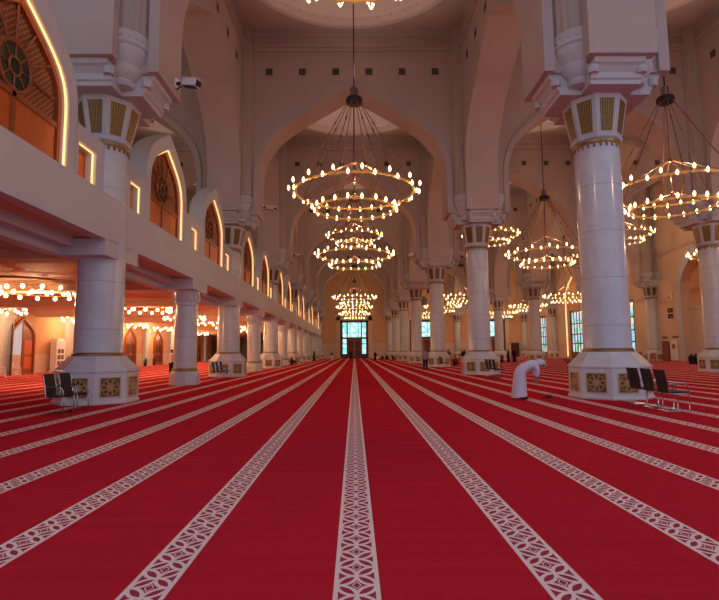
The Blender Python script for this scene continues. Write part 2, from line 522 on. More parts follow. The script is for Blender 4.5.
def make_short():
    t = empty('gallery_support_column')
    MB().lathe([(.70, 0), (.70, .5), (.66, .62), (.6, .66)], 8, ph=PI / 8).build('base', M['marble_b'], t, bevel=.015)
    MB().lathe([(.58, .66), (.61, .70), (.59, .78), (.54, .80)], 36).build('ring', M['bronze'], t, smooth=True)
    MB().lathe([(.53, .78), (.52, 3.75)], 48).build('shaft', M['marble'], t, smooth=True)
    c = MB().lathe([(.52, 3.75), (.56, 3.78), (.56, 3.86), (.53, 3.9), (.57, 4.1), (.62, 4.30), (.62, 4.46)], 32)
    cap = c.build('capital', M['marble_b'], t, smooth=True)
    z = MB()
    for i in range(14):
        a = 2 * PI * i / 14
        T = Matrix.Rotation(a, 4, 'Z')
        z.prism([(-.12, 4.26), (0, 3.95), (.12, 4.26)], .52, .62, 'x', T)
    z.build('petal_band', M['marble_b'], cap)
    return t
ORD = ['nearest', 'second', 'third', 'fourth', 'fifth', 'sixth', 'seventh']
colA = make_column(False); used = [False]
def put(proto, flag, loc, label, cat, group):
    if not flag[0]: o = proto; flag[0] = True; o.location = loc
    else: o = clone(proto, loc)
    tag(o, label, cat, group)
    return o
near_lab = {1: 'nearest white marble column right of the nave, beside the bowing man'}
for n in range(1, 8):
    lab = near_lab.get(n, ORD[n-1] + ' white marble column from the camera along the right edge of the nave')
    put(colA, used, (XN, row(n), 0), lab, 'column', 'right nave columns')
for n in range(2, 8):
    lab = 'white marble column cut by the right frame edge, behind the black chairs' if n == 2 else ORD[n-2] + ' visible marble column of the line between the two right aisles'
    put(colA, used, (XA, row(n), 0), lab, 'column', 'columns between the right aisles')
for n in range(4, 8):
    put(colA, used, (XB, row(n), 0), ORD[n-4] + ' marble column standing against the far right wall', 'column', 'columns against the right wall')
colB = make_column(True); usedB = [False]
for n in range(1, 8):
    lab = 'nearest thick marble column under the left gallery, two black chairs beside it' if n == 1 else ORD[n-1] + ' thick grille-based marble column carrying the left gallery'
    put(colB, usedB, (-XN, row(n), 0), lab, 'column', 'thick gallery columns')
colU = make_upper(); usedU = [False]
for n in range(1, 8):
    put(colU, usedU, (-XN, row(n), 0), ORD[n-1] + ' upper column with gold-panelled capital rising above the left gallery', 'column', 'upper gallery columns')
colS = make_short(); usedS = [False]
for n in range(1, 7):
    put(colS, usedS, (-XN, row(n) + STEP / 2, 0), ORD[n-1] + ' slender marble column with petal capital under the left gallery', 'column', 'slender gallery columns')

# ------------------------------------------------------------ left gallery
XF = -7.45
def gallery_bay():
    mb = MB(); L = STEP; x = XF
    mb.box(x - .35, x, 0, L, 4.94, 6.33)
    mb.lathe([(.70, 4.46), (.70, 6.34)], 40, (-8.1, 0))
    # brackets over the columns
    for c in (0, L / 2, L):
        a, b = max(0, c - 1.15), min(L, c + 1.15)
        mb.box(-9.05, x, a, b, 4.46, 4.962)
    for a, b in ((1.15, L / 2 - 1.15), (L / 2 + 1.15, L - 1.15)):
        mb.box(-9.2, -8.42, a, b, 4.70, 5.02)
        mb.box(-9.2, -8.78, a, b, 4.47, 4.72)
    return mb.build('wall_gallery_parapet', M['parapet'])
g0 = structure(gallery_bay()); g0.location = (0, row(0), 0)
for n in range(1, 7):
    g = g0.copy(); C.objects.link(g); g.location = (0, row(n), 0)
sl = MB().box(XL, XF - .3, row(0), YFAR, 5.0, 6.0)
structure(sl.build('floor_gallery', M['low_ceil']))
bm_ = MB()
bm_.box(XL, -9.0, -.45, .45, 4.5, 5.0); bm_.box(XL, -9.0, -.65, .65, 4.8, 5.0)
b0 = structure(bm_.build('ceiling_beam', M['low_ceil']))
first = True
for k in range(0, 14):
    o = b0 if first else b0.copy()
    if not first: C.objects.link(o)
    first = False
    o.location = (0, row(0) + k * STEP / 2, 0)

# gallery screen with pointed windows and warm light strips
HA, ZS, ZA = 1.90, 8.1, 10.22
def screen_bay():
    mb = MB(); xf, xb = -7.86, -8.6; zl = 8.1
    def wbox(a, b, z0=6.0, z1=zl): mb.box(xb, xf, a, b, z0, z1)
    for a, b in ((.60, 1.3), (2.2, 2.7), (7.2, 8.05), (9.05, 9.9), (14.4, 14.6), (15.6, 16.1)): wbox(a, b)
    for a, b in ((1.3, 2.2), (8.05, 9.05), (14.6, 15.6)): wbox(a, b, 7.62, zl)
    for c in (4.95, 12.15):
        inn = [(c + x, z) for x, z in arch_line(HA, 6.0, ZS, ZA, 12, b=.72)]
        out = [(c + x, z) for x, z in arch_line(HA + .42, 6.0, ZS + .1, ZA + .66, 12, b=.72)]
        mb.strip(inn, out, xb, xf, 'x')
    return mb.build('wall_gallery_screen', M['parapet'])
s0 = structure(screen_bay()); s0.location = (0, row(0), 0)
for n in range(1, 7):
    g = s0.copy(); C.objects.link(g); g.location = (0, row(n), 0)
def arch_window():
    xw = -8.16
    out = arch_line(HA, 6.0, ZS, ZA, 12, b=.72)
    t = MB().prism(out, xw - .06, xw - .02, 'x').build('window_1', M['lattice']); structure(t)
    for s in (-1, 1):
        MB().box(xw - .02, xw + .02, min(s*.07, s*(HA - .15)), max(s*.07, s*(HA - .15)), 6.05, 7.68).build('panel', M['wood_panel'], t)
    fr = MB()
    inn = arch_line(HA - .14, 6.0, ZS, ZA - .18, 12, b=.72)
    fr.strip(inn, out, xw - .05, xw + .08, 'x')
    fr.box(xw, xw + .06, -.07, .07, 6.0, 7.9); fr.box(xw, xw + .06, -HA + .1, HA - .1, 7.66, 7.80)
    cz = 8.42
    for k in range(-3, 4):
        a = PI / 2 + k * R(30)
        p = (math.cos(a), math.sin(a)); q = .60; e = q
        while e < 1.6:
            y_, z_ = abs(p[0] * e), cz + p[1] * e
            lim = next((x for x, z in keel(HA - .1, ZS, ZA - .1, 20, b=.72) if z >= z_), 0 if z_ > ZA - .15 else HA - .1)
            if y_ > lim or z_ < 7.75: break
            e += .03
        fr.tube([(xw + .03, p[0]*q, cz + p[1]*q), (xw + .03, p[0]*e, cz + p[1]*e)], .035, 4)
    fr.tube([(xw + .03, .60 * math.cos(2*PI*k/28), cz + .60 * math.sin(2*PI*k/28)) for k in range(28)], .05, 6, True)
    fr.tube([(xw + .03, .22 * math.cos(2*PI*k/16), cz + .22 * math.sin(2*PI*k/16)) for k in range(16)], .03, 5, True)
    for k in range(8):
        a = 2 * PI * k / 8
        fr.tube([(xw + .03, .22*math.cos(a), cz + .22*math.sin(a)), (xw + .03, .58*math.cos(a), cz + .58*math.sin(a))], .022, 4)
    fr.build('frame', M['wood'], t)
    MB().prism([(.59*math.cos(2*PI*k/28), cz + .59*math.sin(2*PI*k/28)) for k in range(28)], xw - .01, xw + .01, 'x').build('rosette', M['rosette'], t)
    ld = MB()
    pl = arch_line(HA - .03, 6.25, ZS, ZA - .05, 14, b=.72)
    ld.tube([(-7.95, y, z) for y, z in pl], .026, 6)
    ld.build('light_strip', M['led'], t)
    return t
def rect_window():
    xw = -8.2
    t = MB().box(xw - .06, xw, -.5, .5, 6.0, 7.62).build('window_2', M['wood']); structure(t)
    MB().box(xw, xw + .04, -.34, .34, 6.1, 7.45).build('panel', M['wood_panel'], t)
    MB().tube([(-7.95, -.44, 6.2), (-7.95, -.44, 7.58), (-7.95, .44, 7.58), (-7.95, .44, 6.2)], .024, 6).build('light_strip', M['led'], t)
    return t
aw = arch_window(); rw = rect_window(); fa = fr_ = True
for n in range(0, 7):
    y = row(n)
    for c in (4.95, 12.15):
        if fa: aw.location = (0, y + c, 0); fa = False
        else: clone(aw, (0, y + c, 0))
    for c in (1.75, 8.55, 15.1):
        if fr_: rw.location = (0, y + c, 0); fr_ = False
        else: clone(rw, (0, y + c, 0))

# ------------------------------------------------------------ outer walls
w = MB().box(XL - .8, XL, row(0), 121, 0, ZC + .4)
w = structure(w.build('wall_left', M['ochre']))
MB().box(XL, XL + .06, row(0), YFAR, 0, 1.5).build('wainscot', M['wains'], w)
structure(MB().box(XL, -23.5, row(0), YFAR, 6.0, ZC + .4).build('wall_left_upper', M['wall']))
structure(MB().box(39.0, 41.0, row(0), YFAR, ZC, ZC + .4).build('ceiling_edge', M['ceil']))
# pilasters on the left wall
pl = MB().box(XL, XL + .35, -.55, .55, 0, 5.0).box(XL, XL + .45, -.65, .65, 0, .9).box(XL, XL + .45, -.65, .65, 4.1, 4.4)
p0 = structure(pl.build('wall_pilaster', M['parapet'])); first = True
for k in range(0, 13):
    o = p0 if first else p0.copy()
    if not first: C.objects.link(o)
    first = False
    o.location = (0, 12.4 + k * STEP / 2, 0)
# far wall
w = MB().box(XL - .8, XR + 1, YFAR, YFAR + .8, 0, ZC + .4)
w = structure(w.build('wall_far', M['ochre']))
MB().box(XL, XR, YFAR - .08, YFAR, 0, 3.3).box(XL, XR, YFAR - .14, YFAR, 3.2, 3.35).build('wainscot', M['wains'], w)
# right wall: bays with pointed recesses
def right_bay(a, apex, m):
    mb = MB(); h = STEP / 2; x0, x1 = XR, XR + 1.0
    poly = [(-h, 0)] + arch_line(a, 0, apex - 4.2, apex, 14) + [(h, 0), (h, ZC + .4), (-h, ZC + .4)]
    mb.prism(poly, x0, x1, 'x')
    return mb.build('wall_right', m)
structure(MB().box(XR + 1.0, XR + 1.3, row(0), YFAR, 0, ZC + .4).build('wall_right_outer', M['ochre']))
for n in range(0, 7):
    y = row(n) + STEP / 2
    big = n in (4, 5, 6)
    o = structure(right_bay(3.4 if n != 3 else 2.7, 14.8 if n != 3 else 12.5, M['cream'])); o.location = (0, y, 0)
    a, ap = (3.4, 14.8) if n != 3 else (2.7, 12.5)
    if n != 3:
        ln = MB().tube([(XR + .15, yy, z) for yy, z in arch_line(a - .05, .3, ap - 4.2, ap - .08, 14)], .07, 6)
        ln.build('light_strip', M['led'], o)
    else:
        inn = arch_line(a, 0, ap - 4.2, ap, 14); out = arch_line(a + .9, 0, ap - 4.1, ap + 1.2, 14)
        MB().strip(inn, out, XR - .15, XR, 'x').build('surround', M['parapet'], o)
        MB().box(XR + .8, XR + 1.0, -a, a, 0, 6.2).box(XR + .7, XR + 1.0, -a, a, 6.2, 6.4).build('niche_panel', M['wains'], o)

def tall_window(idx, y):
    """mullioned stained glass window in the right wall"""
    t = empty('window_%d' % idx, (XR + .9, y, 0)); structure(t)
    W, H = 2.9, 8.4
    fr = MB()
    for yy in (-W, -1.75, -.55, .55, 1.75, W): fr.box(-.06, .1, yy - .13, yy + .13, 1.0, H)
    for z in (1.0, 2.6, 4.3, 6.2, H): fr.box(-.05, .1, -W - .1, W + .1, z - .10, z + .10)
    fr.box(-.1, .1, -W - .3, -W, 0, H + .3); fr.box(-.1, .1, W, W + .3, 0, H + .3); fr.box(-.1, .1, -W - .3, W + .3, H, H + .3)
    fr.box(-.1, .1, -W, W, 0, 1.0)
    fr.build('frame', M['wood_dark'], t)
    MB().box(.0, .04, -W, W, 1.0, H).build('pane', M['glass_side'], t)
for i, n in enumerate((4, 5, 6)): tall_window(3 + i, row(n) + STEP / 2)

def far_door(idx, x, glass, w=3.2, h=8.6):
    t = empty('door_%d' % idx, (x, YFAR - .1, 0)); structure(t)
    purple = M['doorframe']
    fr = MB()
    fr.box(-w, -w + .55, -.12, .1, 0, h); fr.box(w - .55, w, -.12, .1, 0, h); fr.box(-w, w, -.12, .1, h - .5, h)
    fr.box(-w, w, -.12, .1, 4.35, 4.75); fr.box(-w, w, -.12, .1, 0, .35)
    for s in (-1, 1):
        fr.box(s * 1.62 - .14, s * 1.62 + .14, -.12, .1, .3, h)
        fr.box(s * .95 - .05, s * .95 + .05, -.1, .1, 4.7, h - .4)
        fr.box(*sorted((s * 1.7, s * (w - .5))), -.12, .1, .3, 1.0)
    for z in (5.7, 7.2): fr.box(-w + .5, w - .5, -.1, .1, z - .04, z + .04)
    for s in (-1, 1):
        for z in (2.2, 3.2): fr.box(*sorted((s * 1.7, s * (w - .5))), -.1, .1, z - .04, z + .04)
    fr.build('frame', purple, t)
    MB().box(-w + .5, w - .5, 0, .04, 4.7, h - .4).build('upper_pane', glass, t)
    for s in (-1, 1):
        MB().box(*sorted((s * 1.7, s * (w - .5))), 0, .04, 1.0, 4.4).build('side_pane', glass, t)
        d = MB().box(*sorted((s * .03, s * 1.5)), -.06, .06, .3, 4.35)
        leaf = d.build('leaf', M['wood'], t)
        q = MB()
        for z0, z1 in ((.5, 1.9), (2.15, 3.9)):
            q.box(*sorted((s * .25, s * 1.3)), -.10, -.06, z0, z1)
        q.build('panel', M['wood_dark'], leaf)
        MB().tube([(s * .16, -.12, 1.9), (s * .16, -.14, 2.3)], .03, 6).build('handle', M['gold'], leaf)
    sr = MB().box(-w - .9, -w, -.2, .1, 0, h + .9).box(w, w + .9, -.2, .1, 0, h + .9).box(-w - .9, w + .9, -.2, .1, h, h + .9)
    sr.build('surround', M['cream'], t)
M['doorframe'] = plain('aubergine_frame', (.10, .05, .13), .5)
far_door(1, 0, M['glass_far']); far_door(2, 15.85, M['glass_far']); far_door(3, 31.35, M['glass_far'])

# pointed double doors on the left wall under the gallery
def left_door(idx, y, open_=False):
    t = empty('door_%d' % idx, (XL, y, 0)); structure(t)
    a, zs, za = 1.45, 2.7, 4.35
    inn = arch_line(a - .16, 0, zs, za - .2, 10); out = arch_line(a, 0, zs, za, 10)
    MB().strip(inn, out, -.05, .22, 'x').build('frame', M['wood'], t)
    if open_:
        MB().prism(inn, .0, .03, 'x').build('opening', M['daylight'], t)
        kk = keel(a - .16, zs, za - .2, 8)
        lf = MB().prism([(.0, .02)] + [(x, z) for x, z in kk][::-1] + [(a - .16, .02)], .05, .11, 'x')
        l = lf.build('leaf', M['wood'], t)
        MB().box(.11, .15, .2, 1.1, .4, 1.3).box(.11, .15, .2, 1.1, 1.5, 2.6).build('panel', M['wood_panel'], l)
        # the other leaf swung into the hall
        TL = Matrix.Translation((.1, -1.3, 0)) @ Matrix.Rotation(R(-52), 4, 'Z')
        MB().prism([(0, .02), (1.2, .02), (1.2, 2.9), (.6, 3.6), (0, 4.0)], -.04, .04, 'y', TL).build('leaf', M['wood_dark'], t)
    else:
        for s in (-1, 1):
            pr = [(s * .02, .02), (s * .02, za - .25)] + [(s * x, z) for x, z in keel(a - .16, zs, za - .2, 8)][::-1][1:] + [(s * (a - .16), .02)]
            l = MB().prism(pr, .05, .11, 'x').build('leaf', M['wood'], t)
            MB().box(.11, .15, *sorted((s*.2, s*1.1)), .4, 1.3).box(.11, .15, *sorted((s*.2, s*1.1)), 1.5, 2.6).build('panel', M['wood_dark'], l)
            MB().tube([(.16, s * .12, 1.3), (.18, s * .12, 1.6)], .025, 6).build('handle', M['gold'], l)
left_door(4, 39.4, True)
for i, y in enumerate((49.9, 58.3, 66.6, 75.0, 83.6, 92.5, 101)): left_door(5 + i, y)

# ------------------------------------------------------------ chandeliers
def bulb_mesh():
    b = MB().lathe([(.02, -.09), (.045, -.05), (.062, .02), (.052, .08), (.02, .14), (.004, .17)], 8)
    return b
bulb_o = None
bracket_o = None
def make_chandelier(rod):
    global bulb_o, bracket_o
    t = empty('chandelier')
    for Rr, z, nm in ((2.93, 0, 'outer_ring'), (1.90, -.87, 'inner_ring')):
        rg = MB(); n = 144 if Rr > 2 else 96
        rg.tube([(Rr * math.cos(2*PI*k/n), Rr * math.sin(2*PI*k/n), z) for k in range(n)], [.075 if k % 3 == 0 else .04 for k in range(n)], 6, True)
        ro = rg.build(nm, M['glowing_ring_gold'], t, smooth=True)
        if Rr > 2: pts = [(2 * PI * (k + .5) / 32, .33 if k % 2 == 0 else .12, .12 if k % 2 == 0 else -.03) for k in range(32)]
        else: pts = [(2 * PI * (k + .5) / 20, .14 if k % 2 else .22, .04) for k in range(20)]
        for a, off, dz in pts:
            c, s = math.cos(a), math.sin(a); rr = Rr + off
            if bracket_o is None:
                br = bracket_o = MB().tube([(0, 0, 0), (.5, 0, -.07), (.9, 0, -.02), (1, 0, .0)], .02, 5).build('bracket', M['gold'], ro)
            else: br = bracket_o.copy(); C.objects.link(br); br.parent = ro
            br.location = (c * Rr, s * Rr, z); br.rotation_euler = (0, 0, a); br.scale = (off, 1, 1)
            if bulb_o is None: b = bulb_o = bulb_mesh().build('bulb', M['bulb'], ro, smooth=True)
            else: b = bulb_o.copy(); C.objects.link(b); b.parent = ro
            b.location = (c * rr, s * rr, z + dz)
    MB().lathe([(.10, 4.55), (.36, 4.57), (.42, 4.65), (.42, 4.83), (.36, 4.91), (.1, 4.95)], 24).build('hub', M['darkmetal'], t, smooth=True)
    MB().lathe([(.2, 4.93), (.2, 5.40), (.06, 5.47)], 16).build('canopy', M['chrome'], t, smooth=True)
    MB().tube([(0, 0, 5.45), (0, 0, rod)], .035, 6).build('rod', M['darkmetal'], t)
    for k in range(8):
        a = 2 * PI * (k + .5) / 8
        if k == 0:
            p, q = Vector((.34, 0, 4.65)), Vector((2.9, 0, .02)); L = (q - p).length
            ts = [0, .24, .27, .30, .50, .53, .56, .76, .79, .82, 1]
            ca = MB().tube([p.lerp(q, u) for u in ts], [.024, .024, .055, .024, .024, .055, .024, .024, .055, .024, .024], 6).build('cable', M['cord'], t)
            st = [MB().tube(l, .018, 4).build('strut', M['cord'], t) for l in ([(.1, 0, 1.55), (2.9, 0, .02)], [(2.9, 0, 0), (1.9, 0, -.87)], [(1.9, 0, -.87), (.1, 0, -.2)])]
        else:
            for o in [ca0] + st0:
                c = o.copy(); C.objects.link(c); c.parent = t; c.rotation_euler = (0, 0, a)
        if k == 0:
            ca0, st0 = ca, st
            for o in [ca] + st: o.rotation_euler = (0, 0, a)
    MB().lathe([(.022, 4.6), (.022, 1.68), (.11, 1.62), (.11, 1.48), (.022, 1.42), (.022, -.05), (.12, -.12), (.14, -.25), (.09, -.40), (.01, -.5)], 10).build('spindle', M['cord'], t, smooth=True)
    return t
M['glowing_ring_gold'] = plain('glowing_ring_gold', (.85, .55, .18), .3, 1, em=(1, .52, .14), es=.22, nsamp=True)  # faint glow put into the gold imitates the glitter of lit beads
LIGHTS = []
def lamp(loc, e, col, r=.06):
    l = bpy.data.lights.new('lamp', 'POINT'); l.energy = e; l.color = col; l.shadow_soft_size = r
    o = bpy.data.objects.new('lamp', l); C.objects.link(o); o.location = loc
    return o
E_CH = 260
WARM = (1, .66, .42)
ch0 = make_chandelier(17.9); usedC = [False]
CH = [('nave', 0, n) for n in range(0, 7)] + [('first right aisle', 15.85, n) for n in range(0, 7)] + [('outer right aisle', 31.35, n) for n in range(1, 7)] + [('space above the left gallery', -15.85, n) for n in range(0, 5)]
visible = {('nave', 0): 'two-ring candle chandelier cut off by the top edge of the frame, over the nave'}
for nm, x, n in CH:
    y = row(n) + STEP / 2; z = 9.36 + (5.4 if n == 3 else .22 if n == 0 else 0)
    x += .08
    e = E_CH * {'nave': 1, 'first right aisle': 1.3, 'outer right aisle': 2.6}.get(nm, .7)
    if n == 6: e *= 1.6
    lamp((x, y, z + .55), e, WARM)
    up = bpy.data.lights.new('dome_fill_spot', 'SPOT'); up.energy = 1300; up.color = (1, .78, .66); up.spot_size = R(105); up.spot_blend = .8; up.shadow_soft_size = .2  # added upward spot that brightens the dome; no such fitting on the chandelier
    uo = bpy.data.objects.new('dome_fill_spot', up); C.objects.link(uo); uo.location = (x + .3, y, 15.2); uo.rotation_euler = (PI, 0, 0)
    if x < -10: continue
    if nm != 'nave' and n == 0: continue
    if nm == 'outer right aisle' and n < 2: continue
    lab = visible.get((nm, n))
    if lab is None:
        if n == 3: lab = 'raised candle chandelier hung higher than the others in the ' + nm
        else: lab = {('nave', 1): 'largest fully visible two-ring candle chandelier, hanging over the centre of the nave',
                     ('first right aisle', 1): 'large two-ring candle chandelier at the right frame edge, right of the nearest marble column'}.get((nm, n),
                     ORD[n-1] + ' candle chandelier from the camera hanging in the ' + nm)
    put(ch0, usedC, (x, y, z), lab, 'chandelier', 'ring chandeliers')

# small globe chandeliers under the gallery
globe_o = None
def make_small(Rr, n, rodz):
    global globe_o
    t = empty('globe_chandelier')
    rg = MB().tube([(Rr * math.cos(2*PI*k/40), Rr * math.sin(2*PI*k/40), 0) for k in range(40)], .025, 6, True)
    for k in range(6):
        a = 2 * PI * k / 6; rg.tube([(0, 0, .15), (Rr * math.cos(a), Rr * math.sin(a), 0)], .014, 4)
    rg.build('ring', M['gold'], t, smooth=True)
    for k in range(n):
        a = 2 * PI * k / n; dz = .14 if k % 2 == 0 else -.13
        if globe_o is None: b = globe_o = MB().ball((0, 0, 0), .092, 10, 7, sz=1.15).build('globe', M['globe'], t, smooth=True)
        else: b = globe_o.copy(); C.objects.link(b); b.parent = t
        b.location = (Rr * math.cos(a), Rr * math.sin(a), dz)
    MB().tube([(0, 0, 0), (0, 0, rodz)], .018, 5).lathe([(.12, rodz - .06), (.12, rodz)], 12).build('rod', M['gold'], t)
    return t
smA = make_small(1.65, 26, .5); uA = [False]
for n, (x, y) in enumerate(((-15.4, 25.0), (-14.3, 35.0), (-14.4, 43.4), (-14.5, 51.7), (-14.5, 60.0), (-14.5, 68.4)), 1):
    put(smA, uA, (x, y, 4.5), ORD[n-1] + ' wide ring of glowing glass globes under the left gallery', 'chandelier', 'wide globe chandeliers')
    lamp((x, y, 4.1), 340, (1, .66, .34))
smB = make_small(1.05, 14, .5); uB = [False]
for i, y in enumerate((35.4, 44.0, 56.5, 64.0, 72.0, 80.0)):
    put(smB, uB, (-23.9, y, 4.5), (ORD + ['eighth'])[i] + ' small globe chandelier from the camera, close to the ochre left wall', 'chandelier', 'small globe chandeliers')
    lamp((-23.7, y, 4.0), 200, (1, .6, .32))
# round ceiling roses above
rs0 = MB().lathe([(2.0, 4.94), (1.9, 4.90), (1.5, 4.93), (1.4, 5.0)], 40); r0 = structure(rs0.build('ceiling_rose', M['low_ceil'], smooth=True)); first = True
for n in range(1, 6):
    o = r0 if first else r0.copy()
    if not first: C.objects.link(o)
    first = False
    o.location = (-15.85, row(n) + STEP / 2, 0)

# ------------------------------------------------------------ chairs
def make_chair():
    """black mesh cantilever chair, faces +X"""
    t = empty('cantilever_chair')
    # chrome frame: two sides
    fr = MB()
    for s in (-1, 1):
        y = s * .25
        pts = [(-.27, y, .99), (-.22, y, .75), (-.19, y, .50), (-.17, y, .44), (-.10, y, .42), (.20, y, .43), (.26, y, .41), (.28, y, .36), (.27, y, .06), (.25, y, .02), (.20, y, .014), (-.22, y, .014)]
        fr.tube(pts, .013, 6)
    fr.tube([(-.22, -.25, .014), (-.22, .25, .014)], .013, 6); fr.tube([(.2, -.25, .42), (.2, .25, .42)], .012, 6)
    fr.build('frame', M['chrome'], t, smooth=True)
    bk = MB(); cols = 5; pts = []
    prof = [(-.185, .47), (-.20, .6), (-.225, .75), (-.25, .88), (-.275, 1.0)]
    for i in range(len(prof) - 1):
        (x0, z0), (x1, z1) = prof[i], prof[i + 1]
        bk.add([(x0 - .02, -.235, z0), (x0 - .02, .235, z0), (x1 - .02, .235, z1), (x1 - .02, -.235, z1), (x0 + .012, -.235, z0), (x0 + .012, .235, z0), (x1 + .012, .235, z1), (x1 + .012, -.235, z1)],
               [(0, 1, 2, 3), (4, 5, 6, 7), (0, 4, 7, 3), (1, 5, 6, 2), (0, 1, 5, 4), (3, 2, 6, 7)])
    bk.build('backrest', M['black'], t)
    MB().box(-.2, .24, -.235, .235, .43, .475).build('seat', M['black'], t, bevel=.012)
    for s in (-1, 1):
        y = s * .275
        MB().tube([(-.21, y, .66), (-.05, y, .69), (.14, y, .68), (.23, y, .63), (.26, y, .54), (.25, y, .42)], .014, 6).build('armrest', M['chrome'], t, smooth=True)
    return t
chp = make_chair(); uch = [False]
def chair(x, y, lab, grp, rz=0):
    o = put(chp, uch, (x, y, 0), lab, 'chair', grp); o.rotation_euler = (0, 0, R(rz)); return o
chair(7.74, 12.55, 'black mesh chair with chrome arm, rightmost of three by the nearest right column', 'chairs by the right column', -4)
chair(7.78, 13.22, 'black mesh chair in the middle of three by the nearest right column', 'chairs by the right column', -2)
chair(7.80, 13.92, 'black mesh chair, leftmost of three, overlapping the bronze grille of the right column', 'chairs by the right column', 2)
chair(-7.55, 13.25, 'black mesh chair, left one of the pair by the nearest left column', 'chairs by the left column', 2)
chair(-7.50, 13.85, 'black mesh chair, right one of the pair, in front of the left column grille', 'chairs by the left column', -3)
for i, (x, y) in enumerate(((7.9, 28.2), (7.9, 28.95), (7.9, 29.7))):
    chair(x, y, ('right', 'middle', 'left')[i] + ' one of three small black chairs by the second right column', 'chairs by the second right column')
for i, (x, y) in enumerate(((-7.6, 28.6), (-7.6, 29.3), (-7.55, 30.0))):
    chair(x, y, ('left', 'middle', 'right')[i] + ' one of three black chairs by the second thick left column', 'chairs by the second left column')
for i, (x, y) in enumerate(((7.9, 45.2), (7.9, 46.0))):
    chair(x, y, ('right', 'left')[i] + ' one of two distant black chairs by the third right column', 'chairs by the third right column')

# ------------------------------------------------------------ people
def skin_mesh(name, nodes, edges, m, parent, sub=1, root=0):
    me = bpy.data.meshes.new(name); me.from_pydata([n[:3] for n in nodes], edges, []); me.update()
    o = bpy.data.objects.new(name, me); C.objects.link(o); o.parent = parent
    md = o.modifiers.new('skin', 'SKIN'); md.use_smooth_shade = True
    if not me.skin_vertices: me.attributes and None
    bpy.context.view_layer.objects.active = o
    sv = me.skin_vertices[0].data
    for i, n in enumerate(nodes):
        r = n[3]; sv[i].radius = (r, n[4] if len(n) > 4 else r)
        sv[i].use_root = (i == root)
    s = o.modifiers.new('sub', 'SUBSURF'); s.levels = sub; s.render_levels = sub
    me.materials.append(m)
    return o
def hand_nodes(w, d, side, nodes, edges, k):
    """palm and five fingers from wrist w along direction d"""
    w = Vector(w); d = Vector(d).normalized(); s = Vector(side).normalized()
    p = w + d * .085
    nodes.append((*p, .026)); ip = len(nodes) - 1; edges.append((k, ip))
    cu = d.cross(s)
    for off, ln in ((-.030, .055), (-.010, .072), (.010, .078), (.028, .068)):
        a = p + s * off + d * .022; b = a + d * ln * .55 + cu * .006; c = b + d * ln * .45 + cu * .02
        i = len(nodes)
        nodes += [(*a, .009), (*b, .008), (*c, .007)]; edges += [(ip, i), (i, i + 1), (i + 1, i + 2)]
    a = w + d * .035 + s * .036; b = a + d * .035 + s * .018; c = b + d * .03 + s * .004
    i = len(nodes); nodes += [(*a, .011), (*b, .010), (*c, .008)]; edges += [(k, i), (i, i + 1), (i + 1, i + 2)]

def loft(rings, n=20):
    """rings: (centre, rx, ry, axis tilt matrix) -> closed lofted surface"""
    mb = MB(); vs = []; fs = []
    for c, rx, ry, T in rings:
        for k in range(n):
            a = 2 * PI * k / n
            w = 1 + .035 * math.sin(a * 5 + c[2] * 3) + .02 * math.sin(a * 9)
            vs.append(Vector(c) + T @ Vector((rx * math.cos(a) * w, ry * math.sin(a) * w, 0)))
    for j in range(len(rings) - 1):
        for k in range(n):
            k2 = (k + 1) % n; fs.append((j*n + k, j*n + k2, (j+1)*n + k2, (j+1)*n + k))
    fs.append(tuple(range(n - 1, -1, -1))); fs.append(tuple((len(rings) - 1) * n + k for k in range(n)))
    return mb.add(vs, fs)
def head_parts(t, c, fwd, up, skin=True, cover=None, scale=1):
    """face details, ears and hair or cap around head centre c"""
    c = Vector(c); f = Vector(fwd).normalized(); u = Vector(up).normalized(); s = u.cross(f)
    Mx = Matrix((s, f, u)).transposed()
    T = Matrix.Translation(c) @ Mx.to_4x4()
    hd = MB()
    hd.ball((0, .015, .0), .098, 16, 12, sx=.78, sy=.92, sz=1.18, T=T)
    hd.ball((0, .105, -.01), .018, 8, 6, sz=1.5, T=T)                 # nose
    for q in (-1, 1):
        hd.ball((q * .080, .0, -.005), .026, 8, 6, sx=.35, sz=1.2, T=T)
        hd.ball((q * .03, .098, .022), .010, 6, 4, T=T)
    hd.ball((0, .094, -.055), .022, 8, 4, sy=.4, sz=.25, T=T)
    h = hd.build('head', M['skin'], t, smooth=True)
    if cover:
        cv = MB().lathe([(.105 * math.cos(R(a)) * (1), .105 * math.sin(R(a)) * 1.12 + .01) for a in (0, 20, 40, 60, 75, 88)], 16, (0, -.008), T, sx=.86, sy=.98)
        cv.build(cover[0], M[cover[1]], t, smooth=True)
    return h

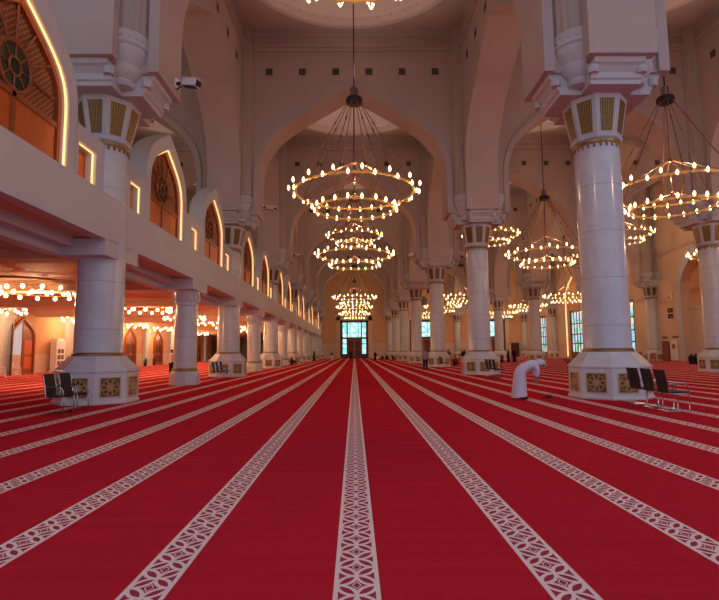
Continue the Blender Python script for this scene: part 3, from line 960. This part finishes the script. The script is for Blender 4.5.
def person_stand(loc, rz, top, legs, label, name='person', robe=False, cover=('hair', 'hair'), h=1.72, grp=None):
    t = empty(name, loc, R(rz)); k = h / 1.72
    t.scale = (k, k, k)
    # faces +Y
    nodes = [(0, 0, .95, .13, .11), (0, 0, 1.15, .13, .10), (0, .0, 1.36, .16, .10), (0, 0, 1.46, .06), (0, .015, 1.56, .055)]
    edges = [(0, 1), (1, 2), (2, 3), (3, 4)]
    for s in (-1, 1):
        i = len(nodes)
        nodes += [(s*.17, 0, 1.40, .05), (s*.24, -.01, 1.12, .038), (s*.25, .06, .88, .026)]
        edges += [(2, i), (i, i+1), (i+1, i+2)]
        hand_nodes((s*.25, .06, .88), (0, .1, -1), (0, s and 1, 0), nodes, edges, i + 2)
        i = len(nodes)
        nodes += [(s*.10, 0, .86, .085), (s*.11, .01, .48, .056), (s*.115, -.01, .09, .038), (s*.12, .14, .035, .032)]
        edges += [(0, i), (i, i+1), (i+1, i+2), (i+2, i+3)]
    skin_mesh('body', nodes, edges, M['skin'], t)
    head_parts(t, (0, .01, 1.62), (0, 1, 0), (0, 0, 1), cover=cover)
    I = Matrix.Identity(3)
    if robe:
        loft([((0, 0, .04), .27, .22, I), ((0, 0, .5), .22, .17, I), ((0, 0, .95), .19, .15, I), ((0, 0, 1.2), .19, .14, I), ((0, 0, 1.38), .22, .13, I), ((0, 0, 1.46), .14, .10, I), ((0, 0, 1.50), .07, .07, I)]).build('robe', M[top], t, smooth=True)
    else:
        loft([((0, 0, .86), .18, .14, I), ((0, 0, 1.15), .175, .13, I), ((0, 0, 1.36), .215, .125, I), ((0, 0, 1.45), .14, .09, I), ((0, 0, 1.49), .065, .065, I)]).build('shirt', M[top], t, smooth=True)
        tr = MB()
        for s in (-1, 1):
            tr.tube([(s*.09, 0, .92), (s*.10, 0, .80), (s*.11, .01, .45), (s*.115, 0, .07)], [.10, .105, .08, .072], 12)
        tr.build('trousers', M[legs], t, smooth=True)
    sl = MB()
    for s in (-1, 1):
        sl.tube([(s*.19, 0, 1.42), (s*.245, -.01, 1.14), (s*.252, .055, .92)], [.07, .055, .045], 10)
    sl.build('sleeves', M[top], t, smooth=True)
    if not robe:
        sh = MB()
        for s in (-1, 1): sh.ball((s*.118, .07, .045), .06, 10, 6, sx=.75, sy=2.1, sz=.75)
        sh.build('shoes', M['black'], t, smooth=True)
    return tag(t, label, 'person', grp)

def person_sit(loc, rz, top, label, grp=None, seat=.0, cover=('hair', 'hair')):
    """sitting on the carpet, knees drawn up; faces +Y"""
    t = empty('person', loc, R(rz))
    nodes = [(0, 0, .14, .14, .12), (0, -.03, .35, .13, .1), (0, -.02, .56, .15, .10), (0, 0, .66, .06), (0, .015, .75, .055)]
    edges = [(0, 1), (1, 2), (2, 3), (3, 4)]
    for s in (-1, 1):
        i = len(nodes)
        nodes += [(s*.17, 0, .58, .05), (s*.22, .14, .40, .038), (s*.12, .34, .42, .026)]
        edges += [(2, i), (i, i+1), (i+1, i+2)]
        hand_nodes((s*.12, .34, .42), (-s*.4, 1, -.2), (0, 0, 1), nodes, edges, i + 2)
        i = len(nodes)
        nodes += [(s*.12, .10, .14, .085), (s*.15, .36, .42, .06), (s*.15, .52, .10, .042), (s*.15, .64, .04, .034)]
        edges += [(0, i), (i, i+1), (i+1, i+2), (i+2, i+3)]
    skin_mesh('body', nodes, edges, M['skin'], t)
    head_parts(t, (0, .02, .82), (0, 1, -.15), (0, .15, 1), cover=cover)
    I = Matrix.Identity(3)
    loft([((0, 0, .02), .22, .2, I), ((0, 0, .2), .2, .17, I), ((0, -.03, .4), .18, .14, I), ((0, -.02, .57), .21, .13, I), ((0, 0, .66), .13, .09, I), ((0, .0, .70), .065, .065, I)]).build('robe', M[top], t, smooth=True)
    tr = MB()
    for s in (-1, 1):
        tr.tube([(s*.12, .02, .15), (s*.15, .36, .42), (s*.15, .50, .12)], [.12, .085, .07], 10)
        tr.tube([(s*.18, 0, .60), (s*.225, .14, .41), (s*.13, .31, .42)], [.07, .055, .045], 8)
    tr.build('trousers', M[top], t, smooth=True)
    return tag(t, label, 'person', grp)

# the bowing worshipper: faces +X, hips at (0,0,.90)
def bowing_man():
    t = empty('person', (5.10, 15.85, 0), R(-6))
    nodes = [(0, 0, .90, .14, .13), (.20, 0, .99, .125, .12), (.44, 0, 1.06, .15, .11), (.54, 0, 1.07, .06), (.62, 0, 1.075, .055)]
    edges = [(0, 1), (1, 2), (2, 3), (3, 4)]
    for s in (-1, 1):
        i = len(nodes)
        nodes += [(.47, s*.17, 1.02, .05), (.50, s*.22, .86, .038), (.47, s*.17, .68, .026)]
        edges += [(2, i), (i, i+1), (i+1, i+2)]
        hand_nodes((.47, s*.17, .68), (-.05, 0, -1), (1, 0, 0), nodes, edges, i + 2)
        i = len(nodes)
        nodes += [(0, s*.10, .84, .09), (.03, s*.13, .47, .058), (.0, s*.14, .09, .04), (.15, s*.15, .035, .034)]
        edges += [(0, i), (i, i+1), (i+1, i+2), (i+2, i+3)]
    skin_mesh('body', nodes, edges, M['skin'], t, sub=2)
    head_parts(t, (.70, 0, 1.075), (.55, 0, -.8), (.8, 0, .55))
    # thobe: one garment from the hem over the hips along the back
    def T(a): return Matrix.Rotation(R(a), 3, 'Y')
    rings = [((-.03, 0, .08), .235, .27, T(-10)), ((-.03, 0, .30), .215, .25, T(-4)), ((-.01, 0, .55), .20, .235, T(4)), ((.0, 0, .74), .18, .22, T(16)),
             ((.04, 0, .87), .172, .21, T(38)), ((.13, 0, .955), .158, .20, T(60)), ((.27, 0, 1.01), .15, .205, T(78)), ((.42, 0, 1.06), .145, .23, T(82)),
             ((.50, 0, 1.07), .12, .19, T(84)), ((.555, 0, 1.075), .075, .08, T(85))]
    loft(rings, 28).build('thobe', M['thobe'], t, smooth=True)
    sl = MB()
    for s in (-1, 1):
        sl.tube([(.42, s*.15, 1.05), (.475, s*.19, .98), (.50, s*.22, .86), (.47, s*.175, .71)], [.075, .075, .06, .055], 12)
    sl.build('sleeves', M['thobe'], t, smooth=True)
    # head cloth draped over the crown, hanging at the neck
    rings = [((.52, 0, 1.10), .10, .15, T(80)), ((.60, 0, 1.125), .115, .135, T(75)), ((.70, 0, 1.125), .105, .115, T(70)), ((.775, 0, 1.10), .08, .085, T(62)), ((.80, 0, 1.08), .03, .04, T(60))]
    loft(rings, 20).build('head_cloth', M['thobe'], t, smooth=True)
    sh = MB()
    for s in (-1, 1): sh.ball((.09, s*.145, .04), .055, 10, 6, sx=2.2, sy=.8, sz=.75)
    sh.build('socks', M['cloth_navy'], t, smooth=True)
    tag(t, 'person in a white robe and head cloth bowing forward beside the nearest right column', 'person')
bowing_man()
person_stand((-12.35, 34.8, 0), -30, 'shirt', 'cloth_black', 'person in a pale shirt and black trousers standing under the left gallery', h=1.72)
person_stand((5.5, 39.8, 0), 10, 'lilac', 'cloth_navy', 'person in a lilac-grey shirt walking in front of the third right column', h=1.7)
person_stand((19.1, 63.5, 0), 60, 'cloth_black', None, 'person in a long black robe, left one of two standing in the right aisle', robe=True, h=1.65, cover=('headscarf', 'cloth_black'))
person_stand((20.0, 64, 0), -40, 'cloth_black', None, 'person in a long black robe, right one of two standing in the right aisle', robe=True, h=1.75, cover=('headscarf', 'cloth_black'))
person_stand((-6.6, 84, 0), -100, 'cloth_black', None, 'person in black standing far down the left side of the nave', robe=True, h=1.7)
person_stand((3.55, 88, 0), 160, 'cloth_black', None, 'person in black standing far off, just right of the far door', robe=True, h=1.5)
person_stand((-.75, 108, 0), 180, 'cloth_black', None, 'tiny person in black in front of the left half of the far nave door', robe=True, h=1.6)
person_sit((10.1, 51.5, 0), 190, 'cloth_brown', 'person in dark clothes sitting between the second and third right columns', cover=('headscarf', 'cloth_black'))
person_sit((-7.75, 63.2, 0), -90, 'cloth_black', 'person in black sitting against the fourth thick left column, nearer one')
person_sit((-7.8, 64.4, 0), -70, 'cloth_brown', 'person in brown sitting against the fourth thick left column, farther one')
person_sit((4.7, 86.5, 0), 170, 'cloth_brown', 'distant person in dark red sitting left of the right column line')
person_sit((5.7, 90, 0), 190, 'cloth_black', 'distant person in black sitting beside the person in dark red')
person_sit((6.6, 88, 0), 200, 'cloth_navy', 'distant person in navy sitting nearest the far right nave columns')

# ------------------------------------------------------------ smaller things
# shoes on the carpet
for i in range(2):
    s = MB().ball((0, 0, .035), .05, 10, 6, sx=2.4, sy=.9, sz=.6)
    o = empty('sandal', (6.0 + .18 * i, 16.15 + .22 * i, .004), R(10 + 14 * i))
    MB().prism([(-.13, -.035), (-.1, -.045), (.1, -.05), (.14, 0), (.1, .05), (-.1, .045), (-.13, .035)], 0, .03, 'z').build('sole', M['black'], o, bevel=.008)
    MB().tube([(.02, -.045, .02), (.03, -.03, .065), (.03, .03, .065), (.02, .045, .02)], .018, 6).build('strap', M['cloth_brown'], o, smooth=True)
    tag(o, ('left' if i == 0 else 'right') + ' sandal of the dark pair lying on the carpet right of the bowing man', 'sandal', 'pair of sandals')

def lectern(loc, rz):
    t = empty('book_stand', loc, R(rz))
    MB().lathe([(.20, 0), (.20, .03), (.04, .05)], 16).build('foot', M['darkmetal'], t)
    MB().tube([(0, 0, .03), (0, 0, .82)], .03, 8).build('post', M['darkmetal'], t)
    T = Matrix.Translation((0, 0, .86)) @ Matrix.Rotation(R(25), 4, 'X')
    MB().box(-.28, .28, -.2, .2, -.015, .015, T).box(-.28, .28, -.21, -.18, .0, .05, T).build('tray', M['wood_dark'], t)
    tag(t, 'dark pedestal book stand left of the nearest right column', 'book stand')
lectern((12.75, 30.6, 0), 20)

def plant(loc, potm, leafm, ph, pr, fr, fh, label, name='potted_plant', flower=None, legs=False, grp=None):
    t = empty(name, loc)
    MB().lathe([(pr * .75, 0), (pr, ph * .9), (pr * 1.05, ph), (pr * .85, ph), (pr * .85, ph - .05)], 20).build('pot', M[potm], t, smooth=True)
    lf = MB(); rnd = random.Random(int(loc[0] * 31 + loc[1] * 7))
    for k in range(60):
        a = rnd.uniform(0, 2 * PI); el = rnd.uniform(.15, 1.45); L = rnd.uniform(.55, 1.0)
        d = Vector((math.cos(a) * math.cos(el) * fr, math.sin(a) * math.cos(el) * fr, math.sin(el) * fh)) * L
        b = Vector((0, 0, ph - .05)); mid = b + d * .55 + Vector((0, 0, .08 * fh)); tip = b + d
        sd = d.cross(Vector((0, 0, 1))).normalized() * .05 * max(fr, .4)
        lf.add([b, mid + sd, tip, mid - sd, mid + Vector((0, 0, -.015))], [(0, 1, 4), (1, 2, 4), (2, 3, 4), (3, 0, 4), (0, 1, 2, 3)])
    lf.build('foliage', M[leafm], t)
    if flower:
        fl = MB()
        for k in range(14):
            fl.ball((rnd.uniform(-1, 1) * fr * .6, rnd.uniform(-1, 1) * fr * .6, ph + rnd.uniform(.5, 1) * fh), .07, 6, 4)
        fl.build('blossoms', M[flower], t)
    return tag(t, label, 'potted plant', grp)
plant((-4.4, 100, 0), 'white', 'leaf_dark', .8, .28, .75, .75, 'round dark plant in a tall white pot left of the far nave door')
plant((4.4, 100, 0), 'white', 'leaf_dark', .6, .25, .5, .5, 'small dark plant in a white pot right of the far nave door')
plant((9.45, 51.5, 0), 'black', 'leaf_dark', .8, .22, .8, 1.1, 'dark spiky potted plant, left of the person sitting in the right aisle')
plant((11.6, 54.5, 0), 'black', 'leaf_dark', .8, .22, .9, 1.1, 'dark spiky potted plant, right of the person sitting in the right aisle')
plant((32.3, 48.9, 0), 'cloth_black', 'leaf_dark', .75, .26, .35, .4, 'left black planter near the right frame edge by the edge column')
plant((33.0, 49.3, 0), 'cloth_black', 'leaf', .7, .26, .45, .45, 'right black planter with greener leaves near the right frame edge')
plant((27.7, 79, 0), 'wood_dark', 'leaf', .45, .25, .5, .9, 'potted plant with purple blossoms right of the two black-robed people', flower='flower')
plant((29.5, 80, 0), 'wood_dark', 'leaf_dark', .4, .3, .8, .75, 'low bushy dark plant behind the bowing man')
plant((18.0, 62.5, 0), 'cloth_black', 'leaf', .4, .2, .5, .7, 'green potted plant left of the two black-robed people')
plant((-24.7, 60.9, 0), 'cloth_black', 'leaf_dark', .4, .2, .5, .8, 'dark potted plant by the left wall, left of the carved double doors')
plant((-24.7, 63.6, 0), 'wood_dark', 'leaf', .5, .2, .5, .8, 'green potted plant by the left wall between two wooden doors')
plant((-24.7, 55.5, 0), 'cloth_black', 'leaf_dark', .4, .25, .4, .6, 'small black planter by the left wall just right of the nearest column')
plant((-24.6, 87, 0), 'white', 'leaf', .4, .25, .5, .7, 'distant green plant in a white pot under the left gallery')

# white cabinet under the gallery
def white_cabinet():
    t = empty('display_cabinet', (-24.9, 43.3, 0), R(-90))
    b = MB().box(-.65, .65, -.25, .25, 0, 2.5).prism([(-.65, 2.5), (.65, 2.5), (.5, 2.8), (-.5, 2.8)], -.25, .25, 'y').box(-.7, .7, -.3, .3, 0, .15)
    b.build('body', M['white'], t, bevel=.015)
    for sx in (-1, 1):
        for z in (.75, 1.25, 1.75):
            MB().box(sx*.24 - .18, sx*.24 + .18, .25, .27, z - .17, z + .17).build('compartment', plain('grey_glass', (.10, .11, .12), .3), t)
    t.rotation_euler = (0, 0, R(-90))
    tag(t, 'white cabinet with six dark square compartments against the left wall', 'cabinet')
white_cabinet()

# white armchair at the left edge
def white_seat(x, y, lab, grp):
    t = empty('plastic_chair', (x, y, 0), R(-60))
    MB().box(-.24, .24, -.22, .24, .40, .44).build('seat', M['white'], t, bevel=.02)
    bk = MB().strip([(x_ * .8, z * .92 + .02) for x_, z in arch_line(.25, .44, .7, .92, 8)], arch_line(.25, .44, .7, .92, 8), -.26, -.22, 'y')
    for q in (-.1, 0, .1): bk.box(q - .02, q + .02, -.25, -.23, .44, .88)
    bk.build('backrest', M['white'], t)
    for sx in (-1, 1):
        for sy in (-1, 1):
            MB().tube([(sx*.21, sy*.2, .40), (sx*.25, sy*.25, 0)], .022, 6).build('leg', M['white'], t)
        MB().tube([(sx*.25, -.24, .66), (sx*.27, .0, .66), (sx*.26, .2, .63), (sx*.24, .22, .42)], .02, 6).build('armrest', M['white'], t)
    tag(t, lab, 'chair', grp)
white_seat(-22.9, 33.6, 'white plastic chair with rounded back cut by the left frame edge', 'white chairs')
white_seat(-23.6, 36.2, 'white plastic chair next to the open pointed door at the left edge', 'white chairs')

# cabinets, door and display on the right wall and far wall
def cupboard(name, loc, w, d, h, m, lab, cat, rz=0, doors=2, legs=0):
    t = empty(name, loc, R(rz))
    MB().box(-w/2, w/2, -d/2, d/2, legs, h).box(-w/2 - .04, w/2 + .04, -d/2 - .04, d/2 + .04, h - .05, h).build('body', m, t, bevel=.01)
    for k in range(doors):
        a = -w/2 + w * k / doors + .04; b = -w/2 + w * (k + 1) / doors - .04
        dd = MB().box(a, b, -d/2 - .03, -d/2, legs + .08, h - .12).build('door', M['wood_dark'], t)
        MB().ball((b - .06, -d/2 - .05, (h + legs) / 2), .025, 6, 4).build('knob', M['gold'], dd)
    if legs:
        for sx in (-1, 1):
            for sy in (-1, 1):
                MB().box(sx*w/2*.9 - .03, sx*w/2*.9 + .03, sy*d/2*.9 - .03, sy*d/2*.9 + .03, 0, legs).build('leg', M['wood'], t)
    tag(t, lab, cat)
cupboard('bookcase', (38.6, 70.0, 0), 1.9, .5, 1.1, M['wood'], 'low wooden bookcase at the right wall, just right of the nearest column', 'bookcase', -90, 3)
cupboard('cabinet', (36.6, YFAR - .45, 0), 1.7, .5, 3.2, M['wood_dark'], 'tall dark brown cabinet on the far wall right of the distant doors', 'cabinet', 0, 2)
cupboard('low_cabinet', (33.5, YFAR - .6, 0), 2.0, .6, .9, M['wood_dark'], 'low dark cabinet on the far wall behind the bowing man', 'cabinet', 0, 3)
def wood_chair(x, y, rz):
    t = empty('wooden_chair', (x, y, 0), R(rz))
    MB().box(-.28, .28, -.26, .26, .42, .47).build('seat', M['wood'], t, bevel=.01)
    b = MB()
    for q in (-.22, 0, .22): b.box(q - .03, q + .03, .22, .26, .47, .95)
    b.box(-.28, .28, .22, .27, .9, 1.02); b.build('backrest', M['wood'], t)
    for sx in (-1, 1):
        for sy in (-1, 1):
            MB().box(sx*.24 - .025, sx*.24 + .025, sy*.22 - .025, sy*.22 + .025, 0, .42).build('leg', M['wood'], t)
    tag(t, 'brown wooden chair in front of the dark door on the right wall', 'chair')
wood_chair(36.3, 62.0, -40)
# dark service door + panels on the right wall near the fourth row column
def side_panel():
    t = empty('door_12', (XR - .02, 64.4, 0)); structure(t)
    MB().box(-.1, 0, -.75, .75, 0, 2.45).build('frame', M['wood_dark'], t)
    MB().box(-.14, -.1, -.6, .6, .05, 2.3).build('leaf', M['wood'], t)
    MB().ball((-.17, .45, 1.1), .04, 6, 4).build('handle', M['gold'], t)
side_panel()
def wallthing(name, y, z, w, h, m, lab, cat, d=.08, extra=None, grp=None):
    t = empty(name, (XR - .01, y, z))
    MB().box(-d, 0, -w/2, w/2, -h/2, h/2).build('panel', m, t)
    if extra: extra(t, d)
    tag(t, lab, cat, grp); return t
for i, (y, w) in enumerate(((64.5, 1.0), (62.4, 1.1), (61.6, .5))):
    wallthing('sign_plate', y, 2.95, w, .18, M['darkmetal'], ('left', 'middle', 'right')[i] + ' small dark plate of the three above the marble panel on the right wall', 'sign', grp='dark plates')
def ring_extra(t, d):
    MB().tube([(-d - .02, .42*math.cos(2*PI*k/24), .42*math.sin(2*PI*k/24)) for k in range(24)], .05, 6, True).ball((-d, 0, 0), .16, 10, 6).build('ornament', M['gold'], t, smooth=True)
wallthing('wall_plaque', 63.0, 7.9, 1.5, 1.2, M['cream'], 'pale plaque with a round gold ornament high on the right wall', 'plaque', extra=ring_extra)
def disp_extra(t, d):
    q = MB()
    for zz in (.36, -.36): q.box(-d - .03, -d, -.52, .52, zz - .28, zz + .28)
    q.build('screen', M['black'], t)
    q = MB()
    for zz in (.36, -.36):
        for yy in (-.25, 0, .25): q.box(-d - .04, -d - .03, yy - .06, yy + .06, zz - .05, zz + .05)
    q.build('digits', plain('red_digits', (.4, .03, .02), em=(.6, .05, .03), es=.5), t)
wallthing('clock_display', 63.0, 5.9, 1.3, 1.7, M['cream'], 'pale board with two dark display screens on the right wall', 'clock', extra=disp_extra)
def mp_extra(t, d):
    MB().prism([(.35*math.cos(2*PI*k/8), .5 + .35*math.sin(2*PI*k/8)) for k in range(8)], -d - .03, -d, 'x').build('medallion', M['bronze'], t)
wallthing('marble_panel', 62.7, 1.3, 1.5, 2.4, M['white'], 'white marble panel with a dark medallion beside the dark door on the right wall', 'panel', d=.15, extra=mp_extra)
# roundels on the far wall
for x, lab in ((15.85, 'grey round medallion high on the far wall above the first aisle door'), (31.35, 'grey round medallion high on the far wall above the outer aisle door')):
    t = empty('wall_medallion', (x, YFAR - .02, 13.0))
    T = Matrix.Rotation(R(90), 4, 'X')
    MB().lathe([(1.0, 0), (1.0, .08), (.85, .12), (.8, .08)], 32, T=T).build('disc', plain('medallion_grey', (.16, .15, .13), .6), t)
    MB().tube([(.6*math.cos(2*PI*k/24), -.1, .6*math.sin(2*PI*k/24)) for k in range(24)], .05, 5, True).build('ornament', M['bronze'], t)
    tag(t, lab, 'medallion')

# security cameras on the piers
def make_cam():
    t = empty('security_camera')
    MB().lathe([(.16, -.03), (.16, .03)], 14, T=Matrix.Rotation(R(90), 4, 'Y')).build('mount', M['white'], t)
    MB().tube([(0, 0, 0), (.25, 0, -.02), (.34, 0, -.08)], .05, 8).tube([(0, 0, -.15), (.2, 0, -.12)], .02, 6).build('bracket', M['darkmetal'], t, smooth=True)
    T = Matrix.Translation((.52, 0, -.10)) @ Matrix.Rotation(R(16), 4, 'Y')
    MB().box(-.26, .26, -.11, .11, -.09, .10, T).box(-.28, .32, -.13, .13, .10, .13, T).build('housing', M['white'], t, bevel=.02)
    MB().box(.262, .285, -.085, .085, -.07, .07, T).box(-.2, .2, -.08, .08, -.115, -.091, T).build('lens', M['black'], t)
    return t
cm = make_cam(); uc = [False]
for x, y, z, rz, lab in ((-6.08, row(1) + .55, 10.75, -25, 'white security camera on the nearest left pier'),
                         (-6.08, row(2) + .55, 11.2, -25, 'security camera on the second left pier'),
                         (-6.08, row(3) + .55, 11.2, -25, 'security camera on the third left pier'),
                         (6.08, row(3) - .6, 10.9, 205, 'security camera on the third right pier')):
    o = put(cm, uc, (x, y, z), lab, 'security camera', 'security cameras on the piers'); o.rotation_euler = (0, 0, R(rz)); o.scale = (1.25, 1.25, 1.25)

# ------------------------------------------------------------ light & world
w = bpy.data.worlds.new('World'); sc.world = w; w.use_nodes = True
bg = w.node_tree.nodes['Background']
bg.inputs['Color'].default_value = (.60, .70, 1.0, 1); bg.inputs['Strength'].default_value = .70

# ------------------------------------------------------------ camera
cam = bpy.data.cameras.new('camera'); co = bpy.data.objects.new('camera', cam); C.objects.link(co)
cam.sensor_width = 36; cam.sensor_fit = 'HORIZONTAL'; cam.lens = 510 / 719 * 36
cam.clip_start = .1; cam.clip_end = 500
pitch, yaw, roll = R(5.77), R(-.62), R(.5)
co.matrix_world = Matrix.Translation((0, 0, 1.5)) @ Matrix.Rotation(yaw, 4, 'Z') @ Matrix.Rotation(PI / 2 + pitch, 4, 'X') @ Matrix.Rotation(-roll, 4, 'Z')
sc.camera = co

sc.view_settings.view_transform = 'Standard'; sc.view_settings.look = 'None'
sc.view_settings.exposure = .1; sc.view_settings.gamma = 1; sc.view_settings.use_curve_mapping = False
sc.cycles.max_bounces = 8; sc.cycles.diffuse_bounces = 5
sc.cycles.use_denoising = True
